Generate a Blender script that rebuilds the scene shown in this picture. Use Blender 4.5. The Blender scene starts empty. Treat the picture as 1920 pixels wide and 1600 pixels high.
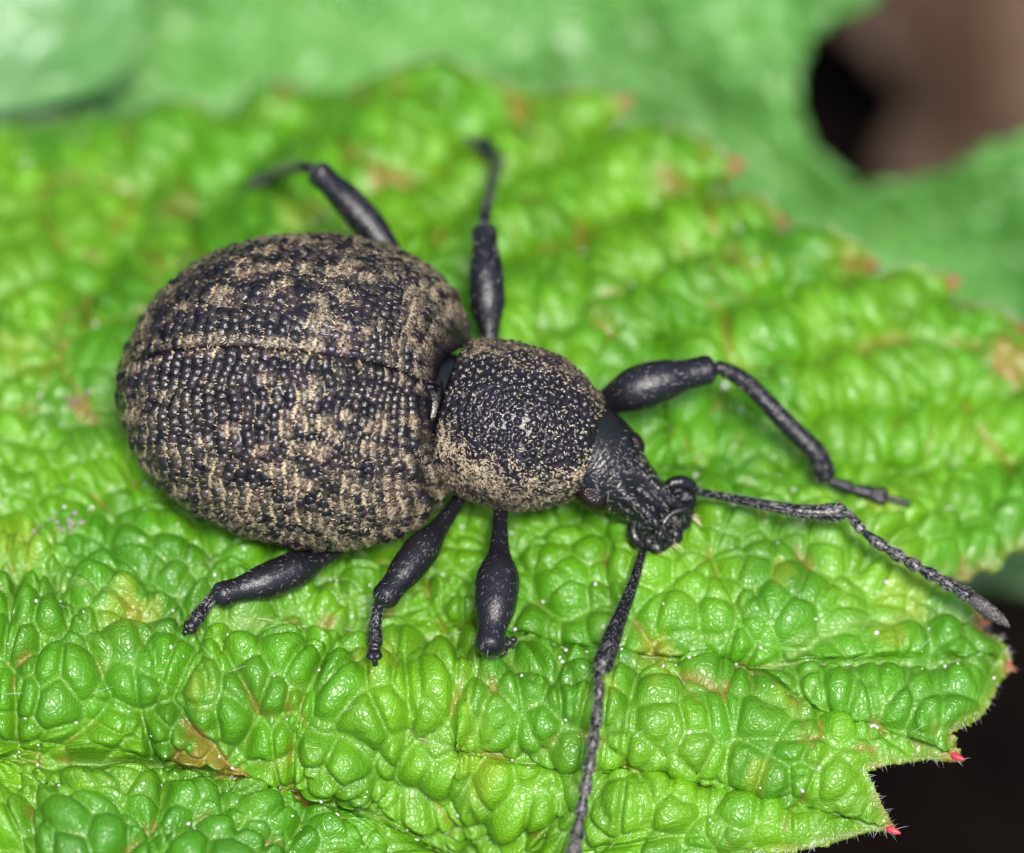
import bpy, math, random
import numpy as np
from mathutils import Vector, kdtree

random.seed(7); RNG = np.random.default_rng(7)
SC = bpy.context.scene
SC.unit_settings.system = 'METRIC'; SC.unit_settings.scale_length = 0.001     # one unit is one millimetre
COL = SC.collection

# ------------------------------------------------------------------ camera
TH = math.radians(18.0); DIST = 120.0; FIELD = 17.0
AIM = np.array([0.0, 0.0, 1.0])
VIEW_BACK = np.array([0.0, -math.sin(TH), math.cos(TH)])
CUP = np.array([0.0, math.cos(TH), math.sin(TH)]); CRT = np.array([1.0, 0.0, 0.0])
CPOS = AIM + DIST * VIEW_BACK
cam_d = bpy.data.cameras.new('camera'); cam = bpy.data.objects.new('camera', cam_d); COL.objects.link(cam)
cam.location = CPOS; cam.rotation_euler = (TH, 0, 0)
cam_d.sensor_width = 360.0; cam_d.lens = 360.0 * DIST / FIELD
cam_d.clip_start = 1.0; cam_d.clip_end = 2000.0
FOCUS_DEPTH = 2.0                       # millimetres nearer than the aim point
cam_d.dof.use_dof = True; cam_d.dof.focus_distance = DIST - FOCUS_DEPTH
cam_d.dof.aperture_fstop = 1e-3 * cam_d.lens / (2 * 2.3)
SC.camera = cam

# ------------------------------------------------------------------ world, sun, exposure
SUN_DIR = Vector((0.10, -0.16, 1.0)).normalized()
world = bpy.data.worlds.new('World'); SC.world = world; world.use_nodes = True
wn = world.node_tree.nodes; wl = world.node_tree.links
sky = wn.new('ShaderNodeTexSky'); sky.sky_type = 'NISHITA'; sky.sun_disc = False
sky.sun_elevation = math.asin(SUN_DIR.z); sky.sun_rotation = math.atan2(SUN_DIR.x, SUN_DIR.y)
sky.air_density = 1.0; sky.dust_density = 4.0
wl.new(sky.outputs[0], wn['Background'].inputs[0]); wn['Background'].inputs[1].default_value = 0.05
sun_d = bpy.data.lights.new('sun', 'SUN'); sun_d.energy = 1.5; sun_d.angle = math.radians(12); sun_d.color = (1.0, 0.97, 0.93)
sun = bpy.data.objects.new('sun', sun_d); COL.objects.link(sun)
sun.rotation_euler = SUN_DIR.to_track_quat('Z', 'Y').to_euler()
SC.view_settings.view_transform = 'Standard'; SC.view_settings.look = 'None'
SC.view_settings.exposure = 1.78; SC.view_settings.gamma = 1.0
SC.cycles.use_denoising = True
SC.cycles.max_bounces = 4; SC.cycles.diffuse_bounces = 2; SC.cycles.glossy_bounces = 2; SC.cycles.transmission_bounces = 2
SC.cycles.use_adaptive_sampling = True; SC.cycles.adaptive_threshold = 0.02

# ------------------------------------------------------------------ helpers: maths
def at(px, py, z):
    """point at height z seen in the direction of photo pixel (px, py)"""
    px = np.asarray(px, float); py = np.asarray(py, float); z = np.asarray(z, float)
    k = FIELD / 1920.0
    d = -VIEW_BACK * DIST + CRT * ((px - 960) * k)[..., None] + CUP * ((800 - py) * k)[..., None]
    t = (z - CPOS[2]) / d[..., 2]
    return CPOS + d * t[..., None]
PX = FIELD / 1920.0

def hsh(i, j, s):
    n = (i.astype(np.int64) * 374761393 + j.astype(np.int64) * 668265263 + s * 1442695041) & 0xffffffff
    n = ((n ^ (n >> 13)) * 1274126177) & 0xffffffff
    n = n ^ (n >> 16)
    return (n & 0xffffff) / float(0x1000000)

def noise(x, y, s=0):
    xi = np.floor(x); yi = np.floor(y); fx = x - xi; fy = y - yi
    fx = fx * fx * (3 - 2 * fx); fy = fy * fy * (3 - 2 * fy)
    xi = xi.astype(np.int64); yi = yi.astype(np.int64)
    a = hsh(xi, yi, s); b = hsh(xi + 1, yi, s); c = hsh(xi, yi + 1, s); d = hsh(xi + 1, yi + 1, s)
    return (a + (b - a) * fx) * (1 - fy) + (c + (d - c) * fx) * fy

def fbm(x, y, s=0, o=4):
    v = 0; a = 0.5; t = 0
    for k in range(o):
        v = v + a * noise(x * 2 ** k, y * 2 ** k, s + k * 17); t += a; a *= 0.5
    return v / t

def worley(x, y, s=0, jit=0.85):
    """distance to the border between the two nearest cells, distance to the nearest seed, cell hash"""
    xi = np.floor(x).astype(np.int64); yi = np.floor(y).astype(np.int64)
    f1 = np.full(x.shape, 1e9); f2 = f1.copy()
    s1 = np.zeros(x.shape + (2,)); s2 = s1.copy(); cid = np.zeros(x.shape)
    for dx in (-2, -1, 0, 1, 2):
        for dy in (-2, -1, 0, 1, 2):
            if abs(dx) + abs(dy) == 4: continue
            ci = xi + dx; cj = yi + dy
            sx = ci + 0.5 + jit * (hsh(ci, cj, s) - 0.5); sy = cj + 0.5 + jit * (hsh(ci, cj, s + 5) - 0.5)
            d = (sx - x) ** 2 + (sy - y) ** 2
            n1 = d < f1; n2 = (~n1) & (d < f2)
            f2 = np.where(n1, f1, np.where(n2, d, f2)); s2[n1] = s1[n1]
            s2[n2, 0] = sx[n2]; s2[n2, 1] = sy[n2]
            f1 = np.where(n1, d, f1); s1[n1, 0] = sx[n1]; s1[n1, 1] = sy[n1]
            cid = np.where(n1, hsh(ci, cj, s + 9), cid)
    e = (f2 - f1) / (2 * np.sqrt(((s2 - s1) ** 2).sum(-1)) + 1e-9)
    return e, np.sqrt(f1), cid

def pillow(x):
    x = np.clip(x, 0, 1)
    return 0.45 * np.sqrt(np.maximum(1 - (1 - x) ** 2, 0)) + 0.55 * (1 - (1 - x) ** 2)

def smooth(a, b, x):
    t = np.clip((x - a) / (b - a), 0, 1); return t * t * (3 - 2 * t)

def pchip(x, y, q):
    x = np.asarray(x, float); y = np.asarray(y, float); q = np.asarray(q, float)
    h = np.diff(x); d = np.diff(y) / h; m = np.zeros_like(y)
    for i in range(1, len(x) - 1):
        if d[i - 1] * d[i] > 0:
            w1 = 2 * h[i] + h[i - 1]; w2 = h[i] + 2 * h[i - 1]
            m[i] = (w1 + w2) / (w1 / d[i - 1] + w2 / d[i])
    m[0] = d[0]; m[-1] = d[-1]
    k = np.clip(np.searchsorted(x, q) - 1, 0, len(x) - 2)
    t = (q - x[k]) / h[k]; t2 = t * t; t3 = t2 * t
    return (2*t3-3*t2+1)*y[k] + (t3-2*t2+t)*h[k]*m[k] + (-2*t3+3*t2)*y[k+1] + (t3-t2)*h[k]*m[k+1]

def spline(pts, n):
    """Catmull-Rom through points, n samples evenly along its length"""
    P = np.asarray(pts, float)
    if len(P) == 2: return P[0] + (P[1] - P[0]) * np.linspace(0, 1, n)[:, None]
    Q = np.vstack([2 * P[0] - P[1], P, 2 * P[-1] - P[-2]])
    out = []
    for i in range(1, len(Q) - 2):
        t = np.linspace(0, 1, 24, endpoint=False)[:, None]
        a, b, c, d = Q[i-1], Q[i], Q[i+1], Q[i+2]
        out.append(0.5 * (2*b + (c-a)*t + (2*a-5*b+4*c-d)*t*t + (3*b-a-3*c+d)*t**3))
    out.append(P[-1:]); A = np.vstack(out)
    L = np.concatenate([[0], np.cumsum(np.linalg.norm(np.diff(A, axis=0), axis=1))])
    q = np.linspace(0, L[-1], n)
    return np.stack([np.interp(q, L, A[:, k]) for k in range(A.shape[1])], 1)

def nrm(v): return v / (np.linalg.norm(v, axis=-1, keepdims=True) + 1e-12)

def grid_normals(P, closed_v=False):
    du = np.gradient(P, axis=0)
    if closed_v: dv = (np.roll(P, -1, 1) - np.roll(P, 1, 1)) / 2
    else: dv = np.gradient(P, axis=1)
    return nrm(np.cross(du, dv))

# ------------------------------------------------------------------ helpers: objects
def mesh_from(name, V, F, mats, parent=None, cols=None, fmat=None, attrs=None, smooth_sh=True):
    """F: list of integer arrays (n,3) and (n,4)"""
    me = bpy.data.meshes.new(name)
    V = np.asarray(V, np.float32)
    loops = np.concatenate([f.ravel() for f in F]).astype(np.int32)
    tot = np.concatenate([np.full(len(f), f.shape[1], np.int32) for f in F])
    start = np.concatenate([[0], np.cumsum(tot)[:-1]]).astype(np.int32)
    me.vertices.add(len(V)); me.vertices.foreach_set('co', V.ravel())
    me.loops.add(len(loops)); me.loops.foreach_set('vertex_index', loops)
    me.polygons.add(len(tot)); me.polygons.foreach_set('loop_start', start)
    me.update(calc_edges=True); me.validate()
    if smooth_sh: me.polygons.foreach_set('use_smooth', np.ones(len(me.polygons), bool))
    for m in (mats if isinstance(mats, (list, tuple)) else [mats]): me.materials.append(m)
    if fmat is not None: me.polygons.foreach_set('material_index', np.asarray(fmat, np.int32))
    if cols is not None:
        a = me.attributes.new('tint', 'FLOAT_COLOR', 'POINT')
        c = np.ones((len(V), 4), np.float32); c[:, :3] = cols; a.data.foreach_set('color', c.ravel())
    for k, v in (attrs or {}).items():
        a = me.attributes.new(k, 'FLOAT', 'POINT'); a.data.foreach_set('value', np.asarray(v, np.float32))
    o = bpy.data.objects.new(name, me); COL.objects.link(o)
    if parent is not None:
        o.parent = parent; o.matrix_parent_inverse = parent.matrix_world.inverted()
    return o

def empty(name, loc, parent=None):
    o = bpy.data.objects.new(name, None); COL.objects.link(o); o.empty_display_size = 0.5
    if parent is not None:
        o.parent = parent
        o.location = Vector(loc) - parent.matrix_world.translation
    else: o.location = loc
    bpy.context.view_layer.update()
    return o

def tag(o, label=None, cat=None, group=None, kind=None):
    for k, v in (('label', label), ('category', cat), ('group', group), ('kind', kind)):
        if v: o[k] = v
    return o

def grid_faces(nu, nv, closed_v=False, off=0):
    i = np.arange(nu - 1)[:, None]; j = np.arange(nv if closed_v else nv - 1)[None, :]
    jn = (j + 1) % nv
    a = i * nv + j; b = (i + 1) * nv + j; c = (i + 1) * nv + jn; d = i * nv + jn
    return np.stack([a, b, c, d], -1).reshape(-1, 4) + off

def frames(C, up=(0, 0, 1)):
    T = nrm(np.gradient(C, axis=0)); U = np.asarray(up, float)
    S = nrm(np.cross(np.broadcast_to(U, T.shape), T)); N = np.cross(T, S)
    return T, S, N

def loft(C, w, u, d, nv, e=1.0, a0=0.0, a1=2 * math.pi, closed=True, up=(0, 0, 1)):
    """tube along C: half width w, height u above and d below the line. Angle 0 is the left side, 90 degrees the top."""
    T, S, N = frames(C, up)
    ph = np.linspace(a0, a1, nv, endpoint=not closed)
    c = np.sign(np.cos(ph)) * np.abs(np.cos(ph)) ** e; s = np.sign(np.sin(ph)) * np.abs(np.sin(ph)) ** e
    h = np.where(s[None] > 0, u[:, None], d[:, None]) * s[None]
    return C[:, None] + S[:, None] * (w[:, None] * c[None])[..., None] + N[:, None] * h[..., None]

def hairs(P, N, D, L, W, lift=0.25, bend=0.3):
    """thin tapered blades rooted at P, lying along D on the surface with normal N"""
    n = len(P); S = nrm(np.cross(N, D)); L = L[:, None]; W = W[:, None]
    a = P - N * 0.004
    m = a + D * L * 0.5 + N * L * lift * 0.75
    t = a + D * L + N * L * lift * (1.0 - bend)
    V = np.stack([a - S * W * .5, a + S * W * .5, m - S * W * .42 , m + S * W * .42, t], 1).reshape(-1, 3)
    b = (np.arange(n) * 5)[:, None]
    Q = b + np.array([[0, 1, 3, 2]]); R = b + np.array([[2, 3, 4]])
    return V, [Q, R]

ICO_V = None
def ico():
    p = (1 + 5 ** .5) / 2
    V = nrm(np.array([[-1,p,0],[1,p,0],[-1,-p,0],[1,-p,0],[0,-1,p],[0,1,p],[0,-1,-p],[0,1,-p],[p,0,-1],[p,0,1],[-p,0,-1],[-p,0,1]], float))
    F = np.array([[0,11,5],[0,5,1],[0,1,7],[0,7,10],[0,10,11],[1,5,9],[5,11,4],[11,10,2],[10,7,6],[7,1,8],[3,9,4],[3,4,2],[3,2,6],[3,6,8],[3,8,9],[4,9,5],[2,4,11],[6,2,10],[8,6,7],[9,8,1]])
    return V, F

def crumbs(P, R):
    """small uneven grains, centred at P with radius R"""
    v, f = ico(); n = len(P)
    V = P[:, None] + v[None] * (R[:, None] * (1 + 0.5 * RNG.uniform(-1, 1, (n, 12))))[..., None]
    F = f[None] + (np.arange(n) * 12)[:, None, None]
    return V.reshape(-1, 3), [F.reshape(-1, 3)]

# ------------------------------------------------------------------ materials
def mat(name):
    m = bpy.data.materials.new(name); m.use_nodes = True
    nt = m.node_tree; return m, nt.nodes, nt.links, nt.nodes['Principled BSDF']

def mix_rgb(n, l, a, b, f, mode='MIX'):
    x = n.new('ShaderNodeMix'); x.data_type = 'RGBA'; x.blend_type = mode
    for s, v in ((x.inputs[0], f), (x.inputs[6], a), (x.inputs[7], b)):
        if hasattr(v, 'is_linked') or hasattr(v, 'links'): l.new(v, s)
        else: s.default_value = v if not isinstance(v, tuple) else (*v, 1)
    return x.outputs[2]

def ramp(n, l, src, stops):
    r = n.new('ShaderNodeValToRGB'); l.new(src, r.inputs[0])
    els = r.color_ramp.elements
    while len(els) < len(stops): els.new(0.5)
    for e, (p, c) in zip(els, stops):
        e.position = p; e.color = (c, c, c, 1) if not isinstance(c, tuple) else (*c, 1)
    return r.outputs[0]

def tex(n, l, kind, scale, **kw):
    t = n.new(kind); t.inputs['Scale'].default_value = scale
    c = n.get('coords') or n.new('ShaderNodeTexCoord'); c.name = 'coords'
    l.new(c.outputs['Object'], t.inputs['Vector'])
    for k, v in kw.items():
        if k in t.inputs: t.inputs[k].default_value = v
        else: setattr(t, k, v)
    return t

def bump(n, l, p, src, dist, strength=1.0, prev=None):
    b = n.new('ShaderNodeBump'); b.inputs['Distance'].default_value = dist; b.inputs['Strength'].default_value = strength
    l.new(src, b.inputs['Height'])
    if prev is not None: l.new(prev, b.inputs['Normal'])
    l.new(b.outputs[0], p.inputs['Normal']); return b.outputs[0]

def leaf_material(name, rough=0.38, spec=0.8, fine=1.0, trans=0.22):
    m, n, l, p = mat(name)
    at_ = n.new('ShaderNodeAttribute'); at_.attribute_name = 'tint'
    nz = tex(n, l, 'ShaderNodeTexNoise', 9.0, Detail=2.0)
    dark = mix_rgb(n, l, at_.outputs['Color'], (0.72, 0.80, 0.7), ramp(n, l, nz.outputs['Fac'], [(0.35, 0.0), (0.7, 0.5)]), 'MULTIPLY')
    vo = tex(n, l, 'ShaderNodeTexVoronoi', 9.5, feature='DISTANCE_TO_EDGE')
    edge = ramp(n, l, vo.outputs['Distance'], [(0.0, 0.0), (0.16, 1.0)])
    inv = n.new('ShaderNodeMath'); inv.operation = 'MULTIPLY_ADD'; l.new(edge, inv.inputs[0]); inv.inputs[1].default_value = -0.07 * fine; inv.inputs[2].default_value = 0.07 * fine
    colr = mix_rgb(n, l, dark, (0.26, 0.46, 0.05), inv.outputs[0])
    l.new(colr, p.inputs['Base Color'])
    rr = ramp(n, l, nz.outputs['Fac'], [(0.3, rough - 0.06), (0.75, rough + 0.1)]); l.new(rr, p.inputs['Roughness'])
    p.inputs['Specular IOR Level'].default_value = spec
    vo2 = tex(n, l, 'ShaderNodeTexVoronoi', 24.0)
    b1 = bump(n, l, p, edge, 0.011 * fine, 0.7)
    bump(n, l, p, vo2.outputs['Distance'], 0.006 * fine, 0.5, b1)
    tr = n.new('ShaderNodeBsdfTranslucent'); l.new(colr, tr.inputs[0])
    ms = n.new('ShaderNodeMixShader'); ms.inputs[0].default_value = trans
    l.new(p.outputs[0], ms.inputs[1]); l.new(tr.outputs[0], ms.inputs[2])
    l.new(ms.outputs[0], n['Material Output'].inputs[0])
    return m

def cuticle_material(name, base=(0.0065, 0.0055, 0.0075), rough=0.23, micro=0.016, scale=26.0, tint=True):
    m, n, l, p = mat(name)
    nz = tex(n, l, 'ShaderNodeTexNoise', scale, Detail=4.0)
    if tint:
        a = n.new('ShaderNodeAttribute'); a.attribute_name = 'dust'
        f = n.new('ShaderNodeMath'); f.operation = 'MULTIPLY'; l.new(a.outputs['Fac'], f.inputs[0])
        l.new(ramp(n, l, nz.outputs['Fac'], [(0.38, 0.0), (0.62, 1.0)]), f.inputs[1])
        n2 = tex(n, l, 'ShaderNodeTexNoise', 2.6, Detail=2.0)
        tan = mix_rgb(n, l, (0.42, 0.34, 0.22), (0.46, 0.32, 0.18), ramp(n, l, n2.outputs['Fac'], [(0.45, 0.0), (0.65, 1.0)]))
        base_ = mix_rgb(n, l, base, (0.014, 0.0085, 0.017), ramp(n, l, n2.outputs['Fac'], [(0.45, 0.0), (0.7, 1.0)])); l.new(mix_rgb(n, l, base_, tan, f.outputs[0]), p.inputs['Base Color'])
        r = n.new('ShaderNodeMath'); r.operation = 'MULTIPLY_ADD'; l.new(f.outputs[0], r.inputs[0]); r.inputs[1].default_value = 0.5; r.inputs[2].default_value = rough
        l.new(r.outputs[0], p.inputs['Roughness'])
    else:
        p.inputs['Base Color'].default_value = (*base, 1)
        l.new(ramp(n, l, nz.outputs['Fac'], [(0.3, rough - 0.05), (0.7, rough + 0.15)]), p.inputs['Roughness'])
    p.inputs['Specular IOR Level'].default_value = 0.55
    bump(n, l, p, nz.outputs['Fac'], micro, 0.7)
    return m

def plain_material(name, base, rough=0.6, var=0.3, scale=8.0, spec=0.4, trans=0.0):
    m, n, l, p = mat(name)
    nz = tex(n, l, 'ShaderNodeTexNoise', scale, Detail=4.0)
    d = tuple(c * (1 - var) for c in base)
    l.new(mix_rgb(n, l, d, base, ramp(n, l, nz.outputs['Fac'], [(0.35, 0.0), (0.65, 1.0)])), p.inputs['Base Color'])
    p.inputs['Roughness'].default_value = rough; p.inputs['Specular IOR Level'].default_value = spec
    if trans: p.inputs['Transmission Weight'].default_value = trans
    bump(n, l, p, nz.outputs['Fac'], 0.02, 0.5)
    return m

M = {}
M['leaf'] = leaf_material('bullate_leaf_green')
M['far_leaf'] = leaf_material('smooth_leaf_green', rough=0.36, fine=0.4, spec=.8, trans=0.15)
M['vein'] = plain_material('pale_vein', (0.30, 0.42, 0.16), 0.5, 0.35, 12.0)
M['rust'] = plain_material('rust_tooth', (0.30, 0.09, 0.03), 0.5, 0.4, 6.0)
M['tooth'] = plain_material('red_tooth', (0.55, 0.05, 0.07), 0.4, 0.4, 6.0)
M['cuticle'] = cuticle_material('black_cuticle')
M['leg'] = cuticle_material('leg_cuticle', (0.008, 0.0075, 0.011), 0.22, 0.016, 34.0, tint=False)
M['head'] = cuticle_material('head_cuticle', (0.005, 0.005, 0.006), 0.19, 0.014, 24.0, tint=False)
M['scale'] = plain_material('tan_scale', (0.62, 0.50, 0.33), 0.6, 0.4, 3.0)
M['seta'] = plain_material('pale_seta', (0.32, 0.31, 0.29), 0.5, 0.3, 5.0)
M['white_hair'] = plain_material('white_hair', (0.62, 0.64, 0.60), 0.5, 0.2, 5.0)
M['pollen'] = plain_material('pollen_white', (0.72, 0.72, 0.66), 0.5, 0.3, 9.0)
M['eye'] = cuticle_material('eye_lens', (0.010, 0.0025, 0.003), 0.14, 0.0, 10.0, tint=False)
M['amber'] = plain_material('amber_mouth', (0.30, 0.13, 0.03), 0.35, 0.4, 10.0)
M['club'] = cuticle_material('club_velvet', (0.040, 0.033, 0.032), 0.5, 0.03, 40.0, tint=False)

# ================================================================== SETTING: soil
def make_soil():
    n = 260; x = np.linspace(-130, 130, n); X, Y = np.meshgrid(x, x, indexing='ij')
    Z = -37 + 5 * (fbm(X / 18, Y / 18, 3) - .5) + 2.2 * fbm(X / 3.5, Y / 3.5, 8, 3)
    o = mesh_from('soil', np.stack([X, Y, Z], -1).reshape(-1, 3), [grid_faces(n, n)], plain_material('shade_black_soil', (0.0045, 0.0026, 0.0018), 0.9, 0.6, 0.8, 0.05))  # near-black base colour carries the deep shade that lies on the soil
    return tag(o, 'soil far below the leaves, deep shade put into its near-black colour', None, None, 'structure')
make_soil()

# ================================================================== LEAVES
def chain(points):
    """outline from (x, y, corner) points: smooth between corners"""
    k = [i for i, p in enumerate(points) if p[2]]
    pts = points[k[0]:] + points[:k[0]]; pts.append(pts[0])
    out = []; run = [pts[0][:2]]
    for p in pts[1:]:
        run.append(p[:2])
        if p[2]:
            L = sum(math.dist(run[i], run[i+1]) for i in range(len(run) - 1))
            s = spline(run, max(4, int(L / 7))); out.append(s[:-1]); run = [p[:2]]
    return np.vstack(out)

def inside(poly, X, Y):
    r = np.zeros(X.shape, bool); x1, y1 = poly[-1]
    for x2, y2 in poly:
        c = (y1 > Y) != (y2 > Y)
        if y1 != y2: r ^= c & (X < (x2 - x1) * (Y - y1) / (y2 - y1) + x1)
        x1, y1 = x2, y2
    return r

def seg_dist(X, Y, pts, closed=False):
    """distance to a polyline and its nearest point"""
    best = np.full(X.shape, 1e9); bx = np.zeros(X.shape); by = np.zeros(X.shape)
    P = np.vstack([pts, pts[:1]]) if closed else pts
    for (x1, y1), (x2, y2) in zip(P[:-1], P[1:]):
        dx, dy = x2 - x1, y2 - y1; q = dx * dx + dy * dy + 1e-9
        t = np.clip(((X - x1) * dx + (Y - y1) * dy) / q, 0, 1)
        cx = x1 + t * dx; cy = y1 + t * dy; d = np.hypot(X - cx, Y - cy)
        m = d < best; best = np.where(m, d, best); bx = np.where(m, cx, bx); by = np.where(m, cy, by)
    return best, bx, by

def upsample(A, f, nu, nv):
    i = np.arange(nu) / f; j = np.arange(nv) / f
    i0 = np.minimum(i.astype(int), A.shape[0] - 2); j0 = np.minimum(j.astype(int), A.shape[1] - 2)
    fi = (i - i0)[:, None]; fj = (j - j0)[None]
    g = lambda a, b: A[np.ix_(i0 + a, j0 + b)]
    return (g(0,0)*(1-fi) + g(1,0)*fi)*(1-fj) + (g(0,1)*(1-fi) + g(1,1)*fi)*fj

def heights(ctrl, X, Y, r0=140.0):
    """smooth height field through control points"""
    c = np.array(ctrl, float); d = np.hypot(c[:, None, 0] - c[None, :, 0], c[:, None, 1] - c[None, :, 1])
    phi = lambda d: np.sqrt(d * d + r0 * r0)
    A = phi(d) - np.eye(len(c)) * 25.0
    w = np.linalg.solve(A, c[:, 2] - c[:, 2].mean())
    return sum(wi * phi(np.hypot(X - ci[0], Y - ci[1])) for wi, ci in zip(w, c)) + c[:, 2].mean()

# ---- outline of the leaf the weevil stands on (photo pixels; 1 marks a tooth tip or a notch)
OUT = [(-260, 240, 1), (0, 240, 0), (150, 225, 0), (240, 222, 1), (330, 190, 0), (430, 225, 1), (500, 165, 0), (640, 178, 1), (700, 150, 0), (770, 125, 0), (832, 112, 1),
       (900, 150, 0), (960, 165, 0), (1025, 185, 1), (1100, 168, 0), (1185, 188, 1), (1140, 258, 1), (1230, 238, 0), (1310, 262, 0), (1396, 312, 1),
       (1338, 372, 1), (1420, 372, 0), (1478, 410, 1), (1465, 442, 1), (1540, 432, 0), (1600, 458, 0), (1648, 498, 1), (1625, 525, 1), (1685, 508, 0), (1740, 512, 0), (1796, 526, 1), (1782, 566, 1),
       (1870, 585, 0), (1925, 622, 1), (2010, 720, 0), (2090, 860, 1), (2040, 960, 0), (1925, 1030, 1), (1888, 1042, 0), (1868, 1075, 1), (1838, 1072, 0), (1815, 1092, 1), (1780, 1088, 0), (1742, 1103, 1),
       (1795, 1122, 0), (1848, 1172, 1), (1838, 1188, 1), (1872, 1205, 0), (1898, 1256, 1), (1872, 1285, 0), (1836, 1345, 0), (1782, 1374, 1), (1792, 1395, 0), (1800, 1430, 1),
       (1745, 1424, 0), (1680, 1432, 0), (1622, 1446, 1), (1645, 1495, 0), (1684, 1562, 1), (1630, 1560, 0), (1560, 1582, 0), (1490, 1596, 1), (1400, 1606, 0), (1250, 1650, 1), (1000, 1700, 0), (800, 1790, 1), (-260, 1790, 1)]
TIPS = [(1185, 188), (1396, 312), (1476, 412), (1644, 500), (1792, 528), (1925, 622), (1848, 1172), (1898, 1256), (1800, 1430), (1684, 1562)]
CTRL = [(500, 700, 0), (900, 800, 0), (1250, 900, 0.05), (700, 1000, 0.05), (300, 900, 0), (1000, 1030, 0.1),
        (850, 1215, .35), (600, 1180, .35), (1000, 1140, .45), (350, 1110, .45), (100, 1080, .5), (200, 1240, 1.85), (500, 1290, 1.95), (800, 1340, 1.9), (960, 1400, 1.75), (0, 1280, 1.7), (-200, 1280, 1.6), (350, 1370, 1.4), (650, 1410, 1.5),
        (0, 1445, .35), (300, 1450, .25), (520, 1485, -.15), (720, 1518, -.25), (150, 1560, 1.9), (400, 1580, 1.7), (-200, 1570, 1.6), (640, 1620, .9), (830, 1575, -.4), (980, 1590, -.9), (300, 1760, 1.6),
        (1200, 1380, 1.6), (1500, 1350, 1.55), (1500, 1160, 1.35), (1250, 1120, 1.1), (1150, 1200, 1.0), (1800, 1260, 1.0), (1650, 1500, 1.2), (1400, 1560, 1.1), (1350, 1250, 1.2), (1150, 1560, .7), (1150, 1700, 0),
        (1500, 700, -.5), (1900, 850, -1.3), (1500, 450, -2.1), (1200, 300, -3.3), (1000, 200, -4.2), (600, 250, -4.2), (300, 350, -4.0), (100, 500, -2.7), (100, 800, -.4), (100, 980, .0), (50, 220, -6.0),
        (-250, 300, -5.5), (-250, 900, 0), (700, 380, -2.0), (1100, 550, -1.1), (1300, 650, -.5), (1880, 1010, -1.0), (1720, 1080, -.2), (1450, 990, -.1), (1800, 650, -1.7), (2080, 860, -2.0)]
PRIM = [[(480, 1205), (640, 1210), (850, 1232), (1100, 1245), (1350, 1252), (1650, 1268), (1888, 1260)],
        [(-260, 1436), (0, 1442), (300, 1446), (520, 1488), (700, 1520), (900, 1580)],
        [(760, 1370), (860, 1392), (1100, 1428), (1400, 1490), (1660, 1556)],
        [(-260, 800), (100, 800), (600, 850), (1150, 880), (1500, 888), (1900, 895), (2080, 870)],
        [(700, 850), (950, 690), (1180, 560), (1420, 500), (1620, 500)],
        [(500, 830), (700, 600), (950, 480), (1180, 430), (1380, 345)],
        [(250, 810), (480, 520), (760, 330), (960, 260), (1170, 195)],
        [(-50, 800), (150, 600), (400, 380), (640, 250), (820, 120)],
        [(1100, 880), (1350, 760), (1600, 680), (1900, 640)],
        [(1350, 1252), (1520, 1340), (1780, 1420)], [(1440, 1255), (1600, 1180), (1840, 1175)],
        [(-260, 1130), (0, 1110), (250, 1180), (480, 1205)]]
PLEATS = [([(1140, 262), (1000, 345), (800, 450)], .8, 42), ([(1335, 374), (1180, 425), (960, 500), (900, 580)], .9, 42), ([(1625, 525), (1450, 575), (1230, 650)], .6, 38), ([(1780, 575), (1600, 640), (1350, 730)], .5, 36),
          ([(640, 190), (500, 320), (380, 470)], .9, 48), ([(430, 240), (300, 390), (180, 580)], .8, 48), ([(1030, 185), (880, 290), (700, 420)], .7, 40), ([(1900, 760), (1600, 780), (1250, 810)], .4, 34), ([(1460, 430), (1330, 480), (1180, 560)], .5, 30), ([(700, 1215), (1100, 1245), (1400, 1253), (1880, 1260)], .30, 46), ([(860, 1392), (1150, 1436), (1400, 1490), (1650, 1554)], .26, 40), ([(1350, 1252), (1540, 1345), (1770, 1415)], .20, 34), ([(1150, 885), (1500, 890), (1900, 890)], .45, 40)]
# tissue marks: x, y, radius, kind (0 yellow, 1 brown, 2 red-brown)
MARKS = [(380, 1400, 48, 1), (435, 1438, 36, 1), (355, 1350, 24, 2), (490, 1490, 46, 1), (560, 1500, 30, 1), (250, 1180, 24, 2), (245, 1190, 50, 0), (600, 1215, 20, 2), (1228, 1222, 26, 2), (1232, 1282, 42, 0), (1240, 1225, 50, 0),
         (1460, 1118, 30, 0), (1655, 1205, 30, 0), (1665, 1215, 14, 2), (1475, 1340, 30, 0), (1480, 1345, 14, 2), (1420, 1440, 26, 0), (920, 1392, 30, 1), (530, 1390, 30, 2), (70, 730, 26, 2), (345, 425, 40, 2), (730, 360, 50, 1), (800, 340, 44, 0),
         (1050, 470, 46, 1), (1120, 440, 50, 1), (1260, 385, 60, 2), (1390, 385, 40, 2), (960, 200, 40, 1), (1040, 185, 40, 1), (1600, 480, 40, 2), (1410, 1010, 24, 2), (1640, 990, 30, 0), (1420, 515, 22, 0), (165, 780, 26, 1), (560, 440, 40, 0),
         (1700, 1130, 60, 0), (1130, 1330, 40, 0), (700, 1290, 40, 0), (380, 1300, 30, 0), (130, 1420, 26, 2), (30, 690, 40, 0), (40, 1060, 60, 0), (900, 1400, 60, 0), (1890, 690, 40, 1), (540, 1320, 20, 2)]

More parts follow.
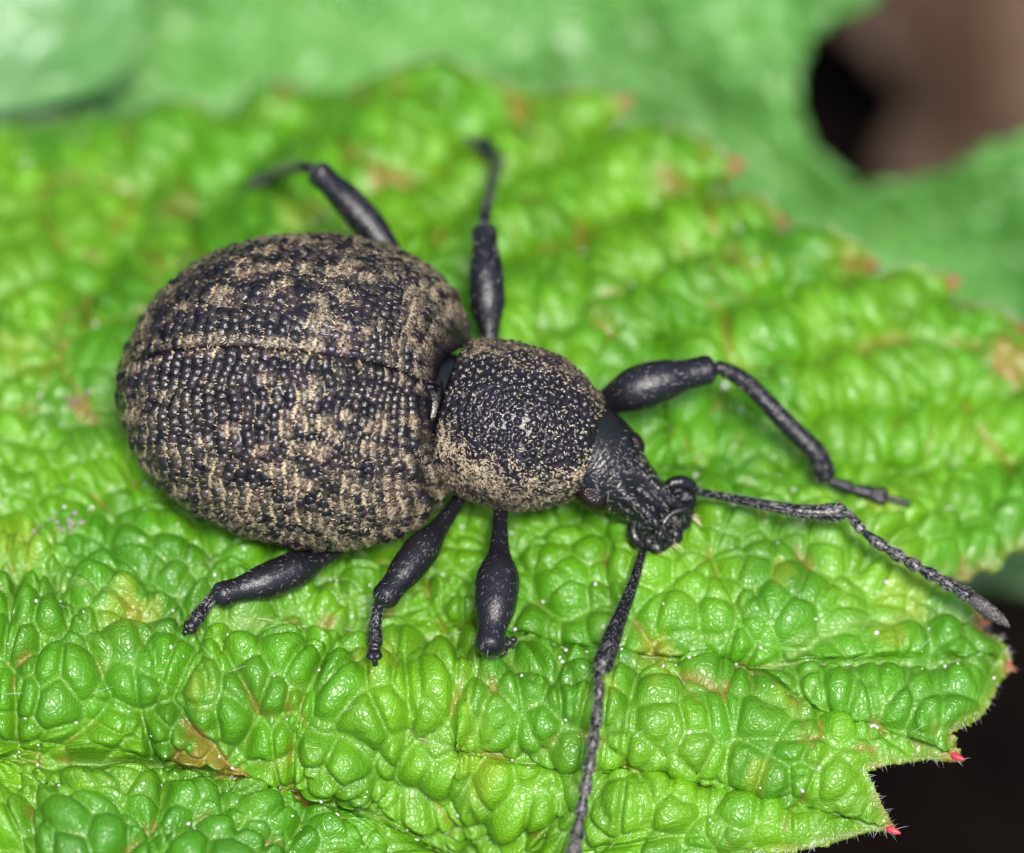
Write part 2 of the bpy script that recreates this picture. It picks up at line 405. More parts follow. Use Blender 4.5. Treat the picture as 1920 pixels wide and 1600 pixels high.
def make_leaf():
    STEP = 3.4; x = np.arange(-255, 2095, STEP); y = np.arange(95, 1785, STEP)
    nu, nv = len(x), len(y)
    PXg, PYg = np.meshgrid(x, y, indexing='ij')
    poly = chain(OUT)
    jit = (RNG.uniform(-1, 1, poly.shape) * 0.8); poly = poly + jit
    F = 3; xc = np.arange(x[0], x[-1] + STEP * 2 * F, STEP * F); yc = np.arange(y[0], y[-1] + STEP * 2 * F, STEP * F)
    XC, YC = np.meshgrid(xc, yc, indexing='ij')
    up = lambda A: upsample(A, F, nu, nv)
    pl = sum(dep * np.exp(-(seg_dist(XC, YC, spline(v, 14))[0] / wd) ** 2) for v, dep, wd in [(v, d * (1.3 if v[0][1] < 800 else 1.0), w) for v, d, w in PLEATS])
    Z = up(heights(CTRL, XC, YC) - pl)
    de = up(seg_dist(XC, YC, poly, True)[0])
    # veins: primaries and the side veins they send out
    wx = 26 * (fbm(XC / 110, YC / 110, 31) - .5); wy = 26 * (fbm(XC / 110, YC / 110, 47) - .5)
    XW = XC + wx; YW = YC + wy
    prim = [spline(p, 26) for p in PRIM]
    side = []
    for k, p in enumerate(prim):
        L = np.linalg.norm(np.diff(p, axis=0), axis=1).sum(); q = spline(p, max(4, int(L / 95)))
        T = nrm(np.gradient(q, axis=0))
        for i in range(1, len(q) - 1):
            for sgn in (-1, 1):
                a = math.radians(random.uniform(42, 66)) * sgn
                d = np.array([T[i, 0] * math.cos(a) - T[i, 1] * math.sin(a), T[i, 0] * math.sin(a) + T[i, 1] * math.cos(a)])
                ln = random.uniform(80, 150); b = q[i] + T[i] * random.uniform(-22, 22)
                side.append(np.array([b, b + d * ln * .5 , b + d * ln + T[i] * ln * .16]))
    dp = np.min([seg_dist(XW, YW, p)[0] for p in prim], axis=0)
    ds = np.min([seg_dist(XW, YW, s)[0] for s in side], axis=0)
    dp = up(dp); ds = up(ds)
    # cells between the veins, coarse and fine
    WX = PXg + 50 * (fbm(PXg / 150, PYg / 150, 61, 2) - .5); WY = PYg + 50 * (fbm(PXg / 150, PYg / 150, 77, 2) - .5)
    rot = math.radians(14); U = WX * math.cos(rot) + WY * math.sin(rot); W = -WX * math.sin(rot) + WY * math.cos(rot)
    e2, f2, id2 = worley(U / 150, W / 122, 11, 0.9); e2 *= 134
    e3, f3, id3 = worley(U / 60, W / 51, 23, 0.78); e3 *= 55
    wavy = fbm(PXg / 260, PYg / 260, 91)
    right = smooth(1000, 1350, PXg) * smooth(1000, 1120, PYg)
    near = smooth(850, 1150, PYg)
    A1 = 0.22 + 0.12 * near; A2 = (0.24 + 0.16 * near) * (1 - 0.55 * right) * (0.6 + 0.8 * wavy); A3 = (0.17 + 0.09 * near) * (1 - .3 * right) * (0.65 + 0.6 * id2)
    cell = np.minimum(e2, ds * 1.1 + 3)
    dome2 = np.clip(1 - (f2 / .92) ** 2, 0, 1) * (0.25 + .75 * pillow(cell / 42)); dome3 = (np.clip(1 - (f3 / .80) ** 2, 0, 1) ** .8) * (0.2 + .8 * pillow(e3 / 13))
    h = A1 * pillow(dp / 70) + A2 * 1.15 * dome2 + A3 * 1.35 * dome3 * (0.4 + 0.6 * pillow(cell / 18))
    h += 0.03 * fbm(PXg / 40, PYg / 40, 5, 2)
    h *= 0.06 + 0.94 * pillow(de / 80)
    Z = Z - 0.42 * pillow(de / 110) - 0.22 * np.clip(1 - de / 75, 0, 1) ** 2
    ins = inside(poly, PXg, PYg)
    # snap the ring just outside onto the outline
    fin = ins[:-1, :-1] | ins[1:, :-1] | ins[1:, 1:] | ins[:-1, 1:]
    use = np.zeros(ins.shape, bool)
    use[:-1, :-1] |= fin; use[1:, :-1] |= fin; use[1:, 1:] |= fin; use[:-1, 1:] |= fin
    ring = use & ~ins
    _, bx, by = seg_dist(PXg[ring], PYg[ring], poly, True)
    QX = PXg.copy(); QY = PYg.copy(); QX[ring] = bx; QY[ring] = by
    P = at(QX, QY, Z); N = grid_normals(at(PXg, PYg, Z)); N *= np.sign(N[..., 2:3])
    P = P + N * (h * .85)[..., None]
    # colours of the living tissue
    g0 = np.array([0.088, 0.310, 0.004]); g1 = np.array([0.142, 0.375, 0.005]); g2 = np.array([0.045, 0.22, 0.005])
    m = smooth(.35, .68, fbm(PXg / 210, PYg / 210, 101))[..., None]; m2 = smooth(.5, .75, fbm(PXg / 160, PYg / 160, 131))[..., None]
    C = g0 * (1 - m) + g1 * m; C = C * (1 - .6 * m2) + g2 * .6 * m2
    C = C * (0.86 + 0.28 * id3[..., None])
    pale = np.array([0.24, 0.42, 0.09])
    v = (0.8 * np.exp(-(dp / 6) ** 2) + 0.30 * np.exp(-(ds / 4.5) ** 2) + 0.22 * np.exp(-(np.minimum(e2, e3) / 3.6) ** 2)) * near
    v = np.clip(v + 0.25 * (1 - near) * np.exp(-(dp / 9) ** 2), 0, 1)[..., None]
    C = C * (1 - v) + pale * v
    rg = fbm(PXg / 26, PYg / 26, 151)
    for (mx, my, r, kd) in MARKS:
        d = np.hypot(PXg - mx, (PYg - my) * 1.25) / r
        f = np.clip(smooth(1.25, 0.35, d + 2.2 * (rg - .5)), 0, 1)[..., None] * (0.7 if kd == 1 else 0.38 if kd == 0 else .55)
        if kd == 2: f = f * np.clip(0.25 + np.exp(-(np.minimum(cell, dp)[..., None] / 9) ** 2), 0, 1)
        C = C * (1 - f) + np.array([(0.36, 0.46, 0.03), (0.36, 0.20, 0.045), (0.30, 0.10, 0.025)][kd]) * f
    # scattered rusty flecks in the creases and a rusty line along the far margin
    fl = (smooth(.60, .72, fbm(PXg / 60, PYg / 60, 171)) * np.exp(-(np.minimum(cell, dp) / 7) ** 2) * .55)[..., None]
    C = C * (1 - fl) + np.array([0.30, 0.13, 0.03]) * fl
    mg = (np.exp(-de / 6) * (0.25 + 0.6 * smooth(.4, .7, fbm(PXg / 70, PYg / 70, 191))) * np.where(PYg < 900, 1, .7))[..., None]
    C = C * (1 - mg) + np.array([0.34, 0.13, 0.04]) * mg
    dt = np.min([np.hypot(PXg - tx, PYg - ty) for tx, ty in TIPS], axis=0); ft = np.exp(-(dt / 24) ** 2)[..., None]
    C = C * (1 - ft) + np.array([0.36, 0.10, 0.04]) * ft
    idx = -np.ones(ins.shape, int); idx[use] = np.arange(use.sum())
    a, b, c, d = idx[:-1, :-1], idx[:-1, 1:], idx[1:, 1:], idx[1:, :-1]
    Q = np.stack([a, b, c, d], -1)[fin]
    V = P[use]; CC = C[use]; NN = N[use]
    # the thickness of the blade shows along its margin
    E = np.concatenate([Q[:, [0, 1]], Q[:, [1, 2]], Q[:, [2, 3]], Q[:, [3, 0]]])
    key = np.sort(E, 1); key = key[:, 0] * len(V) + key[:, 1]
    u_, inv, cnt = np.unique(key, return_inverse=True, return_counts=True)
    BE = E[cnt[inv] == 1]; bv = np.unique(BE); mp = -np.ones(len(V), int); mp[bv] = np.arange(len(bv)) + len(V)
    V2 = np.vstack([V, V[bv] - NN[bv] * 0.13]); C2 = np.vstack([CC, CC[bv] * .8])
    R = np.stack([BE[:, 1], BE[:, 0], mp[BE[:, 0]], mp[BE[:, 1]]], 1)
    # orientation: up
    q = Q[len(Q) // 2]; nz = np.cross(V[q[1]] - V[q[0]], V[q[2]] - V[q[0]])[2]
    if nz < 0: Q = Q[:, ::-1]; R = R[:, ::-1]
    root = empty('leaf', tuple(at(900, 900, 0)))
    tag(root, 'bright green blistered leaf with toothed red-tipped margin under the weevil', 'leaf')
    o = mesh_from('blade', V2, [Q, R], M['leaf'], root, cols=C2)
    # lookup of the finished surface
    def surf(px, py):
        i = np.clip(np.round((np.asarray(px, float) - x[0]) / STEP).astype(int), 0, nu - 1); j = np.clip(np.round((np.asarray(py, float) - y[0]) / STEP).astype(int), 0, nv - 1)
        return P[i, j], N[i, j]
    ok = lambda px, py: bool(inside(poly, np.array([px], float), np.array([py], float))[0])
    return root, surf, poly, prim, ok

LEAF, surf, POLY, PRIMS, on_leaf = make_leaf()

def tube(pts, r, nv=8, ends=True, e=1.0):
    r = np.asarray(r, float); P = loft(pts, r, r, r, nv, e)
    V = P.reshape(-1, 3); F = [grid_faces(len(pts), nv, True)]
    if ends:
        k = len(V); V = np.vstack([V, pts[:1], pts[-1:]])
        j = np.arange(nv); jn = (j + 1) % nv; b = (len(pts) - 1) * nv
        F.append(np.stack([np.full(nv, k), j, jn], 1)); F.append(np.stack([np.full(nv, k + 1), b + jn, b + j], 1))
    return V, F

# pale veins that lie in the grooves
for k, w in ((0, .018), (2, .018)):
    p = PRIMS[k]; q = spline(p, 90)
    q = np.array([a for a in q if on_leaf(*a)])
    # undo the small wander the grooves were given
    wx = 26 * (fbm(q[:, 0] / 110, q[:, 1] / 110, 31) - .5); wy = 26 * (fbm(q[:, 0] / 110, q[:, 1] / 110, 47) - .5)
    s, n = surf(q[:, 0] - wx, q[:, 1] - wy)
    for _ in range(2): s[1:-1] = (s[:-2] + 2 * s[1:-1] + s[2:]) / 4
    rr = w * np.linspace(1.0, .45, len(s)) * (1 + .3 * (RNG.random(len(s)) - .5))
    V, F = tube(s + n * 0.004, rr, 6); mesh_from('vein', V, F, M['vein'], LEAF)

# red points of the teeth
for (tx, ty) in TIPS:
    k = int(np.argmin(np.hypot(POLY[:, 0] - tx, POLY[:, 1] - ty))); n = len(POLY)
    back = (POLY[(k - 3) % n] + POLY[(k + 3) % n]) / 2; d = nrm(np.array([tx, ty]) - back)
    s0, n0 = surf(tx - d[0] * 13, ty - d[1] * 13); s1, _ = surf(tx - d[0] * 4, ty - d[1] * 4)
    dd = nrm(s1 - s0); c = np.stack([s0 - dd * .06 - n0 * .03, s0 - n0 * .01, s0 + dd * .08, s0 + dd * .16, s0 + dd * .22])
    V, F = tube(spline(c, 10), np.interp(np.linspace(0, 1, 10), [0, .25, .6, .85, 1], np.array([.02, .085, .07, .045, .012]) * (.8 if ty > 1400 else .6)), 9)
    mesh_from('tooth_tip', V, F, M['tooth' if ty > 1400 else 'rust'], LEAF)

# fine white hairs along the margin and on the blade
def leaf_hairs():
    n = len(POLY); R0 = []; D0 = []; N0 = []; L0 = []
    cen = np.roll(POLY, -2, 0) - np.roll(POLY, 2, 0)
    area = 0.5 * np.sum(POLY[:, 0] * np.roll(POLY[:, 1], -1) - np.roll(POLY[:, 0], -1) * POLY[:, 1])
    for k in range(n):
        if not (-50 < POLY[k, 0] < 1960 and 90 < POLY[k, 1] < 1640): continue
        t = nrm(cen[k]); o = np.array([t[1], -t[0]]) * (1 if area > 0 else -1)
        for _ in range(3):
            q = POLY[k] + t * random.uniform(-5, 5)
            s, nn = surf(*(q - o * 4)); s2, _ = surf(*(q - o * 16))
            d = nrm(nrm(s - s2) + RNG.uniform(-1.1, 1.1, 3))
            R0.append(s); D0.append(d); N0.append(nn); L0.append(random.uniform(.08, .26))
    for _ in range(60):
        q = (random.uniform(0, 1850), random.uniform(1060, 1600))
        if not on_leaf(*q): continue
        s, nn = surf(*q); d = nrm(np.array([random.uniform(-1, 1), random.uniform(-1, 1), .1]))
        R0.append(s); D0.append(d); N0.append(nn); L0.append(random.uniform(.15, .42))
    V, F = hairs(np.array(R0), np.array(N0), np.array(D0), np.array(L0), np.full(len(L0), .0045), .25)
    o = mesh_from('margin_hair', V, F, M['white_hair'], LEAF); o['kind'] = 'stuff'
leaf_hairs()

def smooth_leaf(name, label, outline, ctrl, step, tint, seed, veins=(), group=None, thick=.15, amp=.25, tint2=None, material=None):
    poly = chain(outline); lo = poly.min(0) - step; hi = poly.max(0) + step
    x = np.arange(lo[0], hi[0] + step, step); y = np.arange(lo[1], hi[1] + step, step)
    X, Y = np.meshgrid(x, y, indexing='ij'); Z = heights(ctrl, X, Y, 220.)
    ins = inside(poly, X, Y); fin = ins[:-1, :-1] | ins[1:, :-1] | ins[1:, 1:] | ins[:-1, 1:]
    use = np.zeros(ins.shape, bool); use[:-1, :-1] |= fin; use[1:, :-1] |= fin; use[1:, 1:] |= fin; use[:-1, 1:] |= fin
    ring = use & ~ins; _, bx, by = seg_dist(X[ring], Y[ring], poly, True)
    dv = np.min([seg_dist(X, Y, spline(v, 20))[0] for v in veins], axis=0) if len(veins) else np.full(X.shape, 999.)
    h = amp * (fbm(X / 120, Y / 120, seed, 3) - .5) * 2 + 0.9 * amp * pillow(dv / 90)
    e, f, i = worley((X + 40 * noise(X / 80, Y / 80, seed)) / 95, Y / 80, seed + 3); h += amp * .8 * pillow(e / .3)
    QX = X.copy(); QY = Y.copy(); QX[ring] = bx; QY[ring] = by
    P = at(QX, QY, Z); P[..., 2] += h
    idx = -np.ones(ins.shape, int); idx[use] = np.arange(use.sum())
    Q = np.stack([idx[:-1, :-1], idx[:-1, 1:], idx[1:, 1:], idx[1:, :-1]], -1)[fin][:, ::1]
    V = P[use]
    q = Q[len(Q) // 2]
    if np.cross(V[q[1]] - V[q[0]], V[q[2]] - V[q[0]])[2] < 0: Q = Q[:, ::-1]
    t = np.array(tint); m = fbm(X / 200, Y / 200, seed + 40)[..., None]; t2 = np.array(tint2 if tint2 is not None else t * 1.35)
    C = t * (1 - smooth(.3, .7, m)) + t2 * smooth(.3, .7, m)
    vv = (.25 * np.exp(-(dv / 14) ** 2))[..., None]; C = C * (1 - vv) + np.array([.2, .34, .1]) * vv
    root = empty(name, tuple(V.mean(0))); tag(root, label, 'leaf', group)
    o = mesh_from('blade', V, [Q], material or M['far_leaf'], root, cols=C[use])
    s = o.modifiers.new('thickness', 'SOLIDIFY'); s.thickness = thick; s.offset = -1
    return root

# leaves behind, out of focus
smooth_leaf('leaf', 'large pale smooth leaf with a deep rounded bay, spread behind the blistered leaf',
    [(-420, -420, 1), (1800, -420, 1), (1700, -90, 0), (1640, 0, 0), (1548, 66, 0), (1495, 140, 0), (1482, 210, 0), (1498, 280, 0), (1545, 342, 0), (1605, 376, 0), (1680, 374, 0), (1760, 348, 0), (1850, 308, 0), (1935, 272, 0), (2060, 200, 0), (2350, 0, 1),
     (2350, 640, 1), (2050, 820, 0), (1800, 880, 1), (900, 900, 1), (-420, 760, 1)],
    [(-300, -200, -11.0), (400, 0, -10.0), (900, 0, -10.5), (1100, 60, -11.5), (1300, 60, -10.5), (1450, 200, -10.0), (1400, 350, -12.0), (1600, 480, -12.5), (1800, 400, -11.0), (1920, 330, -10.2), (2200, 300, -11.0), (1900, 560, -12.5), (1000, 600, -13.0), (200, 500, -12.0), (-300, 500, -12.0), (1600, -200, -12.0), (700, -100, -11.6), (200, 60, -11.2)],
    9, (0.062, 0.215, 0.028), 401, veins=[[(1560, 900), (1560, 500), (1380, 260), (1200, 60), (1050, -300)], [(1560, 500), (1700, 430), (2000, 330), (2300, 250)], [(1380, 260), (1000, 200), (600, 60), (300, -200)]], tint2=(0.125, 0.34, 0.065), amp=.5)
smooth_leaf('leaf', 'pale bluish green blurred leaf tip lying over the large smooth leaf',
    [(-420, -300, 1), (200, -260, 0), (260, -60, 0), (262, 80, 0), (215, 160, 0), (110, 205, 0), (-40, 225, 0), (-420, 240, 1)],
    [(-300, -200, -7.2), (0, 0, -6.3), (200, 0, -6.9), (240, 120, -7.6), (100, 190, -7.9), (-300, 200, -7.4), (80, 90, -6.5)], 8, (0.10, 0.28, 0.07), 433, veins=[[(-400, 60), (0, 40), (230, 60)]], tint2=(0.14, 0.32, 0.12), amp=.12)
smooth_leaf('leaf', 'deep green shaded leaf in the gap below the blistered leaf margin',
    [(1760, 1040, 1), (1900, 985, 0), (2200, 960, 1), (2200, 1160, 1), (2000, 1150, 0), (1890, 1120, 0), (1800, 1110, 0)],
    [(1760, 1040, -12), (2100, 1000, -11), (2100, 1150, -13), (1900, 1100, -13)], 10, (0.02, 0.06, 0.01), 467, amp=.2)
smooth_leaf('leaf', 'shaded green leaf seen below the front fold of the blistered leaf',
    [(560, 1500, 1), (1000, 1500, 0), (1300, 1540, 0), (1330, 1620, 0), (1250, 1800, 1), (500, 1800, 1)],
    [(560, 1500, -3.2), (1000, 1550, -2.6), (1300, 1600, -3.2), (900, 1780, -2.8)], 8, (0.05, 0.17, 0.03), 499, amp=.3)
brown = leaf_material('dead_leaf_brown', 0.7, 0.25, 0.6, 0.1)
smooth_leaf('dead_leaf', 'curled brown dead leaf on the soil, seen through the bay', [(1420, -200, 1), (1700, -330, 0), (2200, -250, 1), (2260, 300, 0), (2000, 470, 0), (1720, 440, 0), (1640, 330, 0), (1690, 200, 0), (1560, 60, 0)],
    [(1500, -150, -31.0), (1700, 100, -28.0), (1900, 100, -26.0), (2100, 200, -28.0), (1800, 350, -29.0), (1680, 380, -31.0), (1650, 220, -32.0), (2000, 400, -30.0)], 12, (0.085, 0.042, 0.028), 521, amp=.5, tint2=(0.17, 0.105, 0.078), material=brown)

# ================================================================== WEEVIL
WEEVIL = empty('weevil', tuple(at(760, 780, 0.0)))
tag(WEEVIL, 'black weevil with tan-speckled granular wing cases and elbowed antennae, standing on the leaf', 'beetle')
MM = PX
# ---- wing cases
REAR = at(220, 692, 1.55); FRONT = at(868, 766, 1.7)
AX = FRONT - REAR; ELEN = np.linalg.norm(AX); AX = AX / ELEN
tt = [0, .006, .02, .05, .08, .2, .32, .43, .6, .72, .83, .89, .935, .965, .985, 1.0]
ww = np.array([0, 28, 54, 100, 138, 220, 261, 283, 295, 288, 266, 241, 214, 178, 150, 112]) * PX / 1.0
hh = np.array([0, .20, .40, .70, .90, 1.44, 1.76, 1.94, 1.99, 1.91, 1.72, 1.55, 1.40, 1.22, 1.06, .84])
dd_ = np.array([0, .10, .2, .38, .5, .8, .95, 1.0, 1.0, .97, .92, .88, .85, .8, .76, .7])
sq = np.sqrt(np.array(tt))
def elytra_section(t):
    s = np.sqrt(np.maximum(t, 0)); return pchip(sq, ww, s), pchip(sq, hh, s), pchip(sq, dd_, s)

def kd_nearest(seeds, pts, k=1):
    kd = kdtree.KDTree(len(seeds))
    for i, s in enumerate(seeds): kd.insert(s, i)
    kd.balance()
    d = np.empty((len(pts), k)); ix = np.empty((len(pts), k), int)
    for i, p in enumerate(pts):
        for q, (c, j, e) in enumerate(kd.find_n(p, k)): d[i, q] = e; ix[i, q] = j
    return d, ix

def bead_field(P3, seeds, rad, amp):
    shp = P3.shape[:2]; pts = P3.reshape(-1, 3)
    d, ix = kd_nearest(seeds, pts, 2)
    r = rad * (0.85 + 0.3 * ((ix * 0.618) % 1)); a = amp * (0.7 + 0.6 * ((ix * 0.7548) % 1))
    b = a * np.maximum(0, 1 - (d / r) ** 2) ** 0.75
    return np.maximum(b[:, 0], b[:, 1]).reshape(shp), d[:, 0].reshape(shp)

def surface_hairs(P, N, T, mask, n, L, W, spread=.6, lift=.2, seed=1):
    """roots drawn from a grid of surface points by area times mask"""
    du = np.linalg.norm(np.gradient(P, axis=0), axis=-1) * np.linalg.norm(np.gradient(P, axis=1), axis=-1)
    p = (du * mask).ravel(); p = p / p.sum()
    k = RNG.choice(len(p), n, p=p)
    nn = N.reshape(-1, 3)[k]; d = T.reshape(-1, 3)[k]
    s = np.cross(nn, d); a = RNG.normal(0, spread, n)[:, None]
    d = nrm(d * np.cos(a) + s * np.sin(a)); d = nrm(d - nn * (d * nn).sum(1, keepdims=True))
    pp = P.reshape(-1, 3)[k] + s * RNG.uniform(-.012, .012, (n, 1)) + d * RNG.uniform(-.012, .012, (n, 1))
    return hairs(pp, nn, d, RNG.uniform(*L, n), RNG.uniform(*W, n), lift)

def wing_case(sgn, label):
    nu, nv = 400, 280
    tau = np.linspace(0, 1, nu); t = 1.03 * (0.62 * tau + 0.38 * tau ** 2) ; t = 1.0 * (tau ** 1.5 * .55 + tau * .45)
    t[0] = 1e-5
    w, h, d = elytra_section(t)
    C = REAR + AX * (t * ELEN)[:, None]; C[:, 2] -= 0.35 * (1 - np.clip(t / .3, 0, 1)) ** 2
    ph = np.linspace(math.pi / 2, -0.62, nv)
    T, S, Nn = frames(C); T[:] = AX; S[:] = nrm(np.cross([0, 0, 1.], AX)); Nn = np.cross(T, S)
    c = np.cos(ph) ** 0.94; s = np.sin(ph)
    hg = np.where(s[None] > 0, h[:, None], d[:, None]) * s[None]
    P = C[:, None] + S[:, None] * (sgn * (w[:, None] * c[None] + 0.004))[..., None] + Nn[:, None] * hg[..., None]
    P = P - AX * (0.50 * smooth(.66, 1.0, t)[:, None] * np.clip(np.sin(ph), 0, 1)[None] ** 1.3)[..., None]      # front edge hollowed for the thorax
    N = grid_normals(P) * (-sgn); N *= np.sign((N * (P - C[:, None])).sum(-1, keepdims=True))
    arc = np.concatenate([np.zeros((nu, 1)), np.cumsum(np.linalg.norm(np.diff(P, axis=1), axis=2), 1)], 1)
    ax = (t * ELEN)[:, None] + 0 * arc
    # granules stand in wavy rows across the case
    wob = lambda q, xr: .05 * np.sin(q * 3.3 + xr * 1.7 + sgn) + .035 * np.sin(q * 8.3 + xr * 2.6) + .05 * np.sin(xr * 1.9 + q * 1.1)
    seeds = []; ROW = .196
    for k, xr in enumerate(np.arange(.10, ELEN * .985, ROW)):
        i = int(np.argmin(np.abs(ax[:, 0] - xr))); L = arc[i, -1]
        for q in np.arange(.09 + .05 * (k % 2), L, .124):
            i2 = int(np.clip(np.argmin(np.abs(ax[:, 0] - xr - wob(q, xr) - random.uniform(-.024, .024))), 0, nu - 1))
            j = int(np.argmin(np.abs(arc[i2] - q - random.uniform(-.03, .03))))
            seeds.append(P[i2, j])
    b, dist = bead_field(P, seeds, .074, .040); b = b * (0.5 + 1.0 * fbm(ax * 2.2, arc * 2.2 + 50 * sgn, 19, 3))
    ridge = 0.5 + 0.5 * np.cos((ax - wob(arc, ax) - .10) / ROW * 2 * math.pi)
    ridge = ridge * (0.45 + .9 * fbm(ax * 1.6, arc * 3.0 + 31 * sgn, 23, 3)); b = b * (1 if sgn < 0 else .75) + (.032 if sgn < 0 else .014) * ridge
    stria = 0.5 + 0.5 * np.cos(arc / .265 * math.pi)           # shallow lengthwise furrows
    P0 = P.copy()
    edge = smooth(.04, .14, arc)
    P = P + N * ((b - .02 + .022 * stria) * (0.35 + .65 * edge))[..., None]
    P = P - N * (.12 * np.exp(-(arc / .04) ** 2))[..., None]
    # tan scales: blotches in lengthwise rows, denser down the flanks and at the shoulders
    X = ax; Y = arc * sgn + 20
    e, f, cid = worley((X + .25 * noise(X * 2, Y * 2, 3)) / .37, Y / .29, 71 + sgn, .75)
    blot = smooth(.56, .62, cid) * smooth(.54, .24, f + .3 * (noise(X * 7, Y * 7, 9) - .5))
    e2, f2, cid2 = worley(X / .17, Y / .15, 171 + sgn); blot2 = smooth(.66, .7, cid2) * smooth(.55, .2, f2)
    flank = smooth(1.55, 3.1, arc) ; should = smooth(.72, .98, t)[:, None] + 0 * arc; rear = smooth(.22, .02, t)[:, None] + 0 * arc
    base = .10 + .44 * flank + .34 * should + .34 * rear + .06 * smooth(.5, .7, fbm(X * 1.3, Y * 1.3, 33)) + .30 * np.exp(-((arc - .12) / .07) ** 2)
    speck = fbm(X * 11, Y * 11, 41, 2)
    mask = smooth(.035, .08, arc) * (1 - (.75 if sgn < 0 else .5) * np.exp(-((arc - .34) / .15) ** 2)) * smooth(1.0, .965, t)[:, None] * (0.62 + .5 * smooth(.1, .6, ridge)) * np.clip(blot * 1.0 + blot2 * .28 + base * smooth(.42, .60, speck) * 1.4, 0, 1)
    if sgn > 0: mask = np.clip(mask * 1.08, 0, 1)
    low = 1 - .5 * smooth(.045, .07, b)                      # granule tops stay bare
    o = mesh_from('wing_case', P.reshape(-1, 3), [grid_faces(nu, nv) if sgn < 0 else grid_faces(nu, nv)[:, ::-1]], M['cuticle'], WEEVIL, attrs={'dust': (mask * low).ravel() * .5})
    if label: o['label'] = label
    sm = o.modifiers.new('shell', 'SOLIDIFY'); sm.thickness = .05; sm.offset = -1
    Tb = np.broadcast_to(-AX, P.shape); Tb = nrm(Tb - N * (Tb * N).sum(-1, keepdims=True) - np.array([0, 0, .25]))
    V, F = surface_hairs(P, N, Tb, mask ** 1.4 + .012, 30000, (.06, .13), (.011, .018), .55, .5)
    s_ = mesh_from('scale_hair', V, F, M['scale'], o); s_['kind'] = 'stuff'
    return P, N
WING = {s: wing_case(s, None) for s in (1, -1)}

# ---- prothorax
PR = at(845, 770, 1.72); PF = at(1100, 845, 1.62)
def pro_section(t):
    w = pchip([-.02, .0, .04, .14, .34, .58, .80, .93, 1.0, 1.03], np.array([112, 128, 139, 147, 155, 153, 133, 112, 98, 86]) * PX, t)
    h = pchip([-.02, .0, .04, .14, .34, .58, .80, .93, 1.0, 1.03], [.86, .98, 1.08, 1.16, 1.23, 1.21, 1.07, .93, .82, .72], t)
    d = pchip([-.02, .04, .5, 1.0, 1.03], [.8, .95, 1.05, .85, .75], t)
    return w, h, d
def prothorax():
    nu, nv = 250, 500
    t = np.linspace(-.02, 1.03, nu); w, h, d = pro_section(t)
    C = PR + (PF - PR) * t[:, None]; C[:, 2] += .10 * np.sin(np.clip(t, 0, 1) * math.pi)
    P = loft(C, w, h, d, nv, 0.95, -math.pi / 2, 1.5 * math.pi)
    N = grid_normals(P, True); N *= np.sign((N * (P - C[:, None])).sum(-1, keepdims=True))
    # granules: dart throwing on the surface
    cand = P.reshape(-1, 3)[RNG.permutation(nu * nv)[:40000]]; kept = []; cells = {}
    for p in cand:
        if p[2] < 1.0: continue
        r = .112; k = tuple((p / r).astype(int)); okk = True
        for a in (-1, 0, 1):
            for b in (-1, 0, 1):
                for c in (-1, 0, 1):
                    for q in cells.get((k[0]+a, k[1]+b, k[2]+c), ()):
                        if (p[0]-q[0])**2 + (p[1]-q[1])**2 + (p[2]-q[2])**2 < r * r: okk = False
        if okk: cells.setdefault(k, []).append(p); kept.append(p)
    b, dist = bead_field(P, kept, .064, .044)
    P1 = P + N * (b - .02)[..., None]
    ph = np.linspace(-math.pi / 2, 1.5 * math.pi, nv, endpoint=False)
    side = np.abs(np.cos(ph))[None] + 0 * w[:, None]; below = smooth(.3, -.2, np.sin(ph))[None] + 0 * w[:, None]
    X = (t * 2.4)[:, None] + 0 * side; Y = ph[None] * 1.3 + 0 * side
    speck = fbm(X * 6 + 3, Y * 6, 211, 3); big = fbm(X * 1.4, Y * 1.4, 221, 2)
    left = (np.cos(ph) > 0)[None] + 0 * side
    m = smooth(.42, .88, side + .30 * (big - .5) + .25 * smooth(.3, -.05, t)[:, None] + .2 * smooth(.8, 1.0, t)[:, None]) + .5 * below
    mask = smooth(-.015, .05, t)[:, None] * np.clip(.03 + m * (0.2 + .8 * smooth(.38, .60, speck)), 0, 1)
    low = 1 - .75 * smooth(.02, .035, b)
    o = mesh_from('prothorax', P1.reshape(-1, 3), [grid_faces(nu, nv, True)[:, ::-1]], M['cuticle'], WEEVIL, attrs={'dust': (mask * low).ravel() * .3})
    Tb = np.broadcast_to(nrm(PF - PR), P.shape); Tb = nrm(Tb - N * (Tb * N).sum(-1, keepdims=True) + np.array([0, 0, .5]))
    V, F = surface_hairs(P1, N, Tb, mask ** 1.2 + .012, 12000, (.04, .085), (.010, .017), .8, .4)
    s_ = mesh_from('scale_hair', V, F, M['scale'], o); s_['kind'] = 'stuff'
prothorax()

